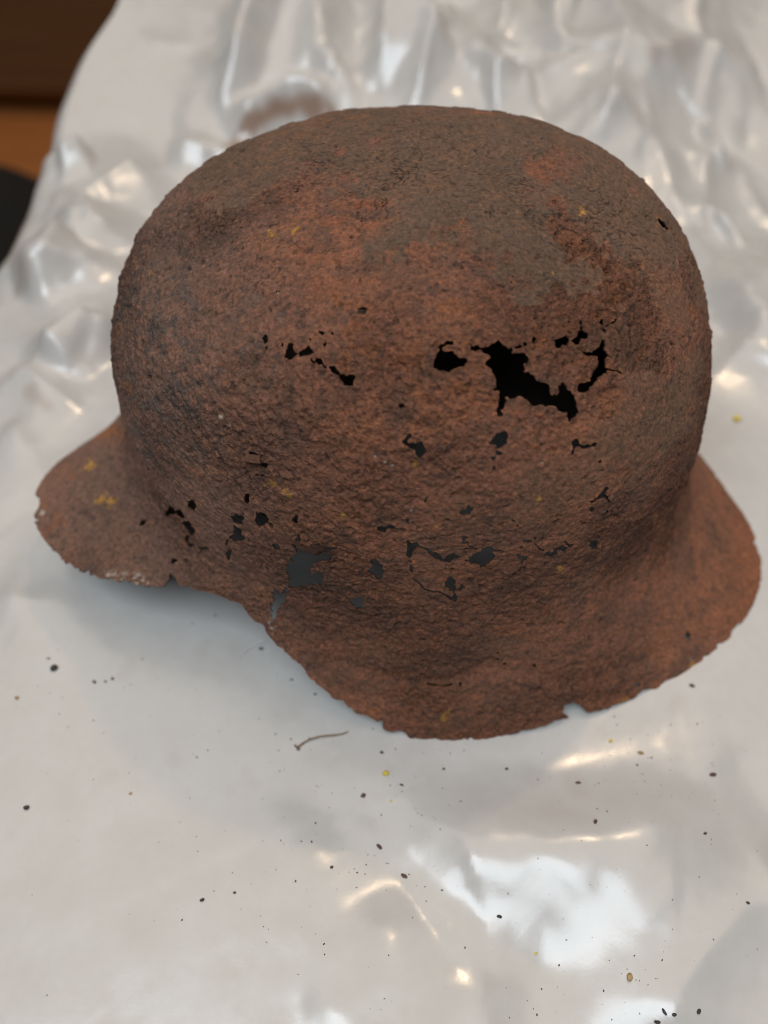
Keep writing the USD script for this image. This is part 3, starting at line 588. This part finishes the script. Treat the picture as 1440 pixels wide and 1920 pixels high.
# flap of metal bent inwards inside the torn hole at the side
def on_shell(px, py, lift):
    k = np.argmin(np.where(seen, np.hypot(PX[:, 0] - px, PX[:, 1] - py), 1e9)); return vtop[k] + N0[k] * lift
def flap(name, grid, label):
    g = np.array([[on_shell(*q) for q in row] for row in grid]); n, m_ = g.shape[:2]
    from scipy.ndimage import zoom
    g = np.stack([zoom(g[..., k], 6, order=1) for k in range(3)], -1); n, m_ = g.shape[:2]
    g += (0.0007 * (fbm(g * 500, 3, 5) - 0.5))[..., None]
    ii = np.arange(n * m_).reshape(n, m_); q = np.stack([ii[:-1, :-1], ii[:-1, 1:], ii[1:, 1:], ii[1:, :-1]], -1).reshape(-1, 4)
    v = g.reshape(-1, 3); nn = vnormals(v, np.vstack([q[:, :3], q[:, [0, 2, 3]]])); v2 = np.vstack([v, v - nn * 0.0008]); f1 = np.vstack([q[:, :3], q[:, [0, 2, 3]]])
    ring = np.concatenate([ii[0], ii[1:, -1], ii[-1, -2::-1], ii[-2:0:-1, 0]]); nx = np.roll(ring, -1); K = n * m_
    f = np.vstack([f1, f1[:, ::-1] + K, np.stack([nx, ring, ring + K], -1), np.stack([nx, ring + K, nx + K], -1)])
    m = mesh(name, (v2, f), RUST, hp, smooth=40)
    cnt_ = len(np.array(m.GetPointsAttr().Get())); primvar(m, 'rust_colour', np.tile(np.array([0.16, 0.078, 0.05]), (cnt_, 1))); primvar(m, 'grain', np.full(cnt_, 0.8)); tag(m, label)
flap('bent_flap', [[(555,1024,-.0008),(585,1021,-.0010),(606,1023,-.0014)], [(562,1036,-.0016),(585,1036,-.0018),(606,1036,-.0024)], [(572,1047,-.0026),(588,1052,-.0030),(604,1048,-.0040)]], 'bent flap of rusted metal folded into the torn side hole')
flap('rust_flake', [[(488,855,.0006),(476,853,.0008),(463,850,.0006)], [(492,864,.0022),(478,864,.0026),(464,861,.002)]], 'lifted flake of rust above the yellow fleck on the side')

# ------------------------------------------------------------------ crumbs and fibres on the sheet
PXM = 1 / 5300.0
def nugget(size, flat, seed, sub=3):
    m = trimesh.creation.icosphere(sub, 1.0); v = np.array(m.vertices); r = np.random.default_rng(seed)
    v *= (0.72 + 0.56 * fbm(v * 1.3 + seed * 3.1, 3, seed))[:, None]; v += 0.16 * (noise(v * 4 + seed, seed)[:, None] - 0.5)
    v *= np.array([1.0, flat[0], flat[1]]); a = r.uniform(0, 6.28); c, s = math.cos(flat[2]), math.sin(flat[2]); v = v @ np.array([[c, s, 0], [-s, c, 0], [0, 0, 1]])
    v *= size; v[:, 2] -= v[:, 2].min() + 0.12 * size; return v, np.array(m.faces)
def scale_at(p): return ((p - CAM) @ FWD) / FPX
def crumb(name, px, py, rpx, flat, material, label, cat, seed, group=None):
    p = on_sheet(px, py); v, f = nugget(0.86 * rpx * scale_at(p), flat, seed)
    m = mesh(name, (v + p, f), material, smooth=50); tag(m, label, cat, group); return m
CR = [
 ('soil_crumb', 102, 1254, 8.0, (.85, .7, .3), DARK_SOIL, 'largest black soil crumb on the sheet, below the visor', 'crumb'),
 ('soil_crumb', 50, 1515, 6.0, (.8, .7, 0), DARK_SOIL, 'rounded dark soil crumb alone near the left picture edge', 'crumb'),
 ('soil_crumb', 177, 1279, 4.6, (.6, .5, -.6), DARK_SOIL, 'curved dark crumb right below the largest soil crumb', 'crumb'),
 ('soil_crumb', 211, 1273, 3.6, (.7, .5, .5), DARK_SOIL, 'right one of the pair of small dark crumbs below the visor', 'crumb'),
 ('soil_crumb', 198, 1278, 2.8, (.8, .6, 0), DARK_SOIL, 'left one of the pair of small dark crumbs below the visor', 'crumb'),
 ('soil_crumb', 91, 1235, 4.0, (.4, .4, .1), DARK_SOIL, 'thin flat dark crumb just above the largest soil crumb', 'crumb'),
 ('soil_crumb', 490, 1217, 4.8, (.6, .5, 0), DARK_SOIL, 'black crumb beside the white hair under the slanting rim', 'crumb'),
 ('soil_crumb', 547, 1275, 3.6, (.5, .5, 0), DARK_SOIL, 'black crumb in the shadow along the slanting rim edge', 'crumb'),
 ('soil_crumb', 591, 1302, 3.0, (.7, .6, 0), DARK_SOIL, 'dark crumb near the foot of the slanting rim', 'crumb'),
 ('soil_crumb', 716, 1411, 4.2, (.7, .5, -.3), DARK_SOIL, 'black crumb on the sheet just above the bright yellow crumb', 'crumb'),
 ('soil_crumb', 832, 1442, 3.2, (.7, .5, .2), DARK_SOIL, 'small black crumb right of the bright yellow crumb', 'crumb'),
 ('rust_crumb', 681, 1492, 5.6, (.75, .6, .4), BROWN_FLAKE, 'red-brown rust crumb in the fold below the bright yellow crumb', 'rust flake'),
 ('rust_crumb', 711, 1588, 7.0, (.5, .5, -.8), BROWN_FLAKE, 'brown oblong rust flake in the gutter of the front fold', 'rust flake'),
 ('rust_crumb', 758, 1643, 7.6, (.5, .4, -.5), BROWN_FLAKE, 'brown pointed rust flake at the foot of the glossy front swell', 'rust flake'),
 ('rust_crumb', 753, 1472, 5.0, (.4, .4, -.4), DARK_SOIL, 'thin grey sliver lying right of the fold below the yellow crumb', 'crumb'),
 ('rust_crumb', 1116, 1541, 5.6, (.6, .5, 1.2), BROWN_FLAKE, 'brown rust crumb on the glowing crest of the front fold', 'rust flake'),
 ('rust_crumb', 1336, 1453, 8.0, (.48, .45, .05), BROWN_FLAKE, 'largest brown rust flake on the sheet, right of the helmet front', 'rust flake'),
 ('rust_crumb', 1084, 1468, 6.2, (.4, .4, 0), BROWN_FLAKE, 'flat brown rust flake below the notch in the rim', 'rust flake'),
 ('rust_crumb', 1297, 1286, 6.0, (.55, .5, -.4), BROWN_FLAKE, 'brown rust flake beside the rim at the right', 'rust flake'),
 ('rust_crumb', 1180, 1833, 9.0, (.62, .6, 1.2), TAN_CRUMB, 'tan and dark wedge crumb near the bottom right corner', 'crumb'),
 ('soil_crumb', 936, 1719, 5.4, (.6, .5, -.2), DARK_SOIL, 'dark oval crumb in the brown valley of the front swell', 'crumb'),
 ('soil_crumb', 1245, 1898, 7.0, (.45, .5, -1.1), DARK_SOIL, 'dark slanting crumb at the lower right, on the bright fold', 'crumb'),
 ('soil_crumb', 1310, 1897, 6.0, (.6, .5, .9), DARK_SOIL, 'grey crumb at the bottom right, rightmost on the bright fold', 'crumb'),
 ('soil_crumb', 1232, 1917, 7.0, (.5, .5, -.1), DARK_SOIL, 'dark crumb cut by the bottom picture edge', 'crumb'),
 ('soil_crumb', 1264, 1903, 5.0, (.7, .5, .2), DARK_SOIL, 'dark crumb between the slanting crumb and the grey crumb, lower right', 'crumb'),
 ('soil_crumb', 379, 1688, 5.0, (.65, .6, .4), DARK_SOIL, 'brownish black crumb on the smooth lower left of the sheet', 'crumb'),
 ('soil_crumb', 440, 1674, 3.6, (.7, .6, 0), BROWN_FLAKE, 'small brown crumb right of the brownish black crumb, lower left', 'crumb'),
 ('soil_crumb', 622, 1626, 3.8, (.8, .5, 0), DARK_SOIL, 'small black crumb left of the front gutter', 'crumb'),
 ('soil_crumb', 1402, 1693, 4.4, (.6, .5, -.5), DARK_SOIL, 'black crumb on the bright fold at the right edge', 'crumb'),
 ('soil_crumb', 1322, 1563, 4.0, (.7, .5, .3), DARK_SOIL, 'black crumb alone on the grey slope under the largest rust flake', 'crumb'),
 ('soil_crumb', 950, 1442, 3.6, (.7, .5, 0), DARK_SOIL, 'black crumb left of the flat brown flake below the rim', 'crumb'),
 ('yellow_crumb', 723, 1451, 6.4, (.85, .7, 0), YELLOW, 'bright yellow crumb on the sheet in front of the helmet', 'yellow crumb'),
 ('yellow_crumb', 1381, 787, 8.5, (.8, .6, -.3), YELLOW, 'blurred yellow crumb on the sheet right of the crown', 'yellow crumb'),
 ('yellow_crumb', 733, 1502, 2.8, (.8, .6, 0), YELLOW, 'tiny yellow grain below the bright yellow crumb', 'yellow crumb'),
 ('yellow_crumb', 1145, 1390, 4.4, (.8, .6, .6), YELLOW, 'pale yellow grain just below the notch in the rim', 'yellow crumb'),
 ('yellow_crumb', 1201, 1412, 7.0, (.5, .4, -.2), TAN_CRUMB, 'golden elongated flake right of the pale yellow grain', 'yellow crumb'),
 ('yellow_crumb', 1005, 1788, 3.4, (.8, .6, 0), YELLOW, 'tiny golden grain in the brown valley at the bottom', 'yellow crumb'),
 ('tan_crumb', 32, 1309, 4.6, (.8, .6, -.3), TAN_CRUMB, 'tan grain on the sheet at the left picture edge', 'crumb'),
 ('tan_crumb', 245, 1488, 3.6, (.8, .4, 0), TAN_CRUMB, 'faint tan grain on the smooth left part of the sheet', 'crumb'),
]
for i, (n, x, y, r, fl, m_, lab, cat) in enumerate(CR): crumb(n, x, y, r, fl, m_, lab, cat, 100 + i)

def tube(points, radii, sides=8):
    p = np.array(points); t = np.gradient(p, axis=0); t /= np.linalg.norm(t, axis=1, keepdims=True)
    a = np.cross(t, [0, 0, 1.0]); a /= np.linalg.norm(a, axis=1, keepdims=True) + 1e-9; b = np.cross(t, a)
    an = np.arange(sides) * 2 * np.pi / sides
    v = p[:, None] + np.asarray(radii)[:, None, None] * (np.cos(an)[None, :, None] * a[:, None] + np.sin(an)[None, :, None] * b[:, None])
    i, j = np.meshgrid(np.arange(len(p) - 1), np.arange(sides), indexing='ij')
    q = np.stack([i * sides + j, i * sides + (j + 1) % sides, (i + 1) * sides + (j + 1) % sides, (i + 1) * sides + j], -1).reshape(-1, 4)
    v = v.reshape(-1, 3); v = np.vstack([v, p[:1], p[-1:]]); k = len(v)
    c1 = [[k - 2, (j + 1) % sides, j] for j in range(sides)]; o = (len(p) - 1) * sides; c2 = [[k - 1, o + j, o + (j + 1) % sides] for j in range(sides)]
    return v, np.vstack([q[:, :3], q[:, [0, 2, 3]], c1, c2])
def curve(px, n, lift, jit=0.0, seed=0):
    P = np.array(px, float); t = np.r_[0, np.cumsum(np.hypot(*np.diff(P, axis=0).T))]; s = np.linspace(0, t[-1], n)
    cs = CubicSpline(t, P); r = np.random.default_rng(seed); out = []
    for i, q in enumerate(cs(s)):
        p = on_sheet(*(q + jit * r.normal(size=2))); out.append(p + np.array([0, 0, lift(i / (n - 1))]))
    return np.array(out)
root = xform('root_fibre', (0, 0, 0)); tag(root, 'brown bent root fibre on the sheet in front of the slanting rim', 'fibre'); rp = str(root.GetPath())
cpts = curve([(652, 1373), (628, 1380), (602, 1383), (578, 1390), (563, 1399), (558, 1404)], 40, lambda u: 0.0003 + 0.0009 * math.sin(u * 3.1), 0.35, 3)
rad = 0.00026 + 0.00010 * np.linspace(0, 1, 40) + 0.00004 * np.random.default_rng(4).normal(size=40)
mesh('stem', tube(cpts, rad), ROOT, rp, 60)
mesh('root_tip', tube(curve([(552, 1398), (557, 1402), (561, 1407)], 10, lambda u: 0.0006), np.linspace(0.0003, 0.00055, 10)), ROOT, rp, 60)
mesh('root_tip', tube(curve([(563, 1397), (560, 1402), (558, 1407)], 10, lambda u: 0.0004), np.linspace(0.0003, 0.00045, 10)), ROOT, rp, 60)
hair = mesh('hair', tube(curve([(498, 1207), (480, 1214), (466, 1220), (455, 1230)], 24, lambda u: 0.001 + 0.003 * (1 - u)), np.full(24, 0.00009), 6), HAIR, smooth=True)
tag(hair, 'thin white hair poking out under the slanting rim', 'hair')

# dust: hundreds of specks too fine to tell apart
r3 = np.random.default_rng(99); sv_, sf_ = [], []; base_v, base_f = nugget(1.0, (.75, .5, 0), 5, 1); k = 0
CL = [(230, 1330, 190, 100, 70), (1150, 1430, 170, 60, 90), (700, 1480, 130, 120, 50), (1150, 1850, 160, 70, 55), (800, 1650, 150, 90, 40), (420, 1450, 240, 160, 60), (560, 1640, 120, 100, 30), (1250, 1700, 150, 120, 35), (300, 1180, 200, 50, 16), (720, 1640, 700, 260, 130)]
for cx, cy, wx, wy, n in CL:
    for _ in range(int(0.75 * n)):
        px_, py_ = r3.normal(cx, wx), r3.normal(cy, wy)
        if not (5 < px_ < 1435 and 1110 < py_ < 1915): continue
        p = on_sheet(px_, py_); rr = min(0.65 + r3.exponential(0.5), 2.3) * scale_at(p); a = r3.uniform(0, 6.28)
        c, s = math.cos(a), math.sin(a); v = base_v * np.array([1, r3.uniform(.5, 1), .8]) @ np.array([[c, s, 0], [-s, c, 0], [0, 0, 1]]) * rr
        sv_.append(v + p); sf_.append(base_f + k); k += len(v)
dust = mesh('soil_dust', (np.vstack(sv_), np.vstack(sf_)), DARK_SOIL); tag(dust, 'fine dark specks of soil scattered over the white sheet', 'dust', kind='stuff')
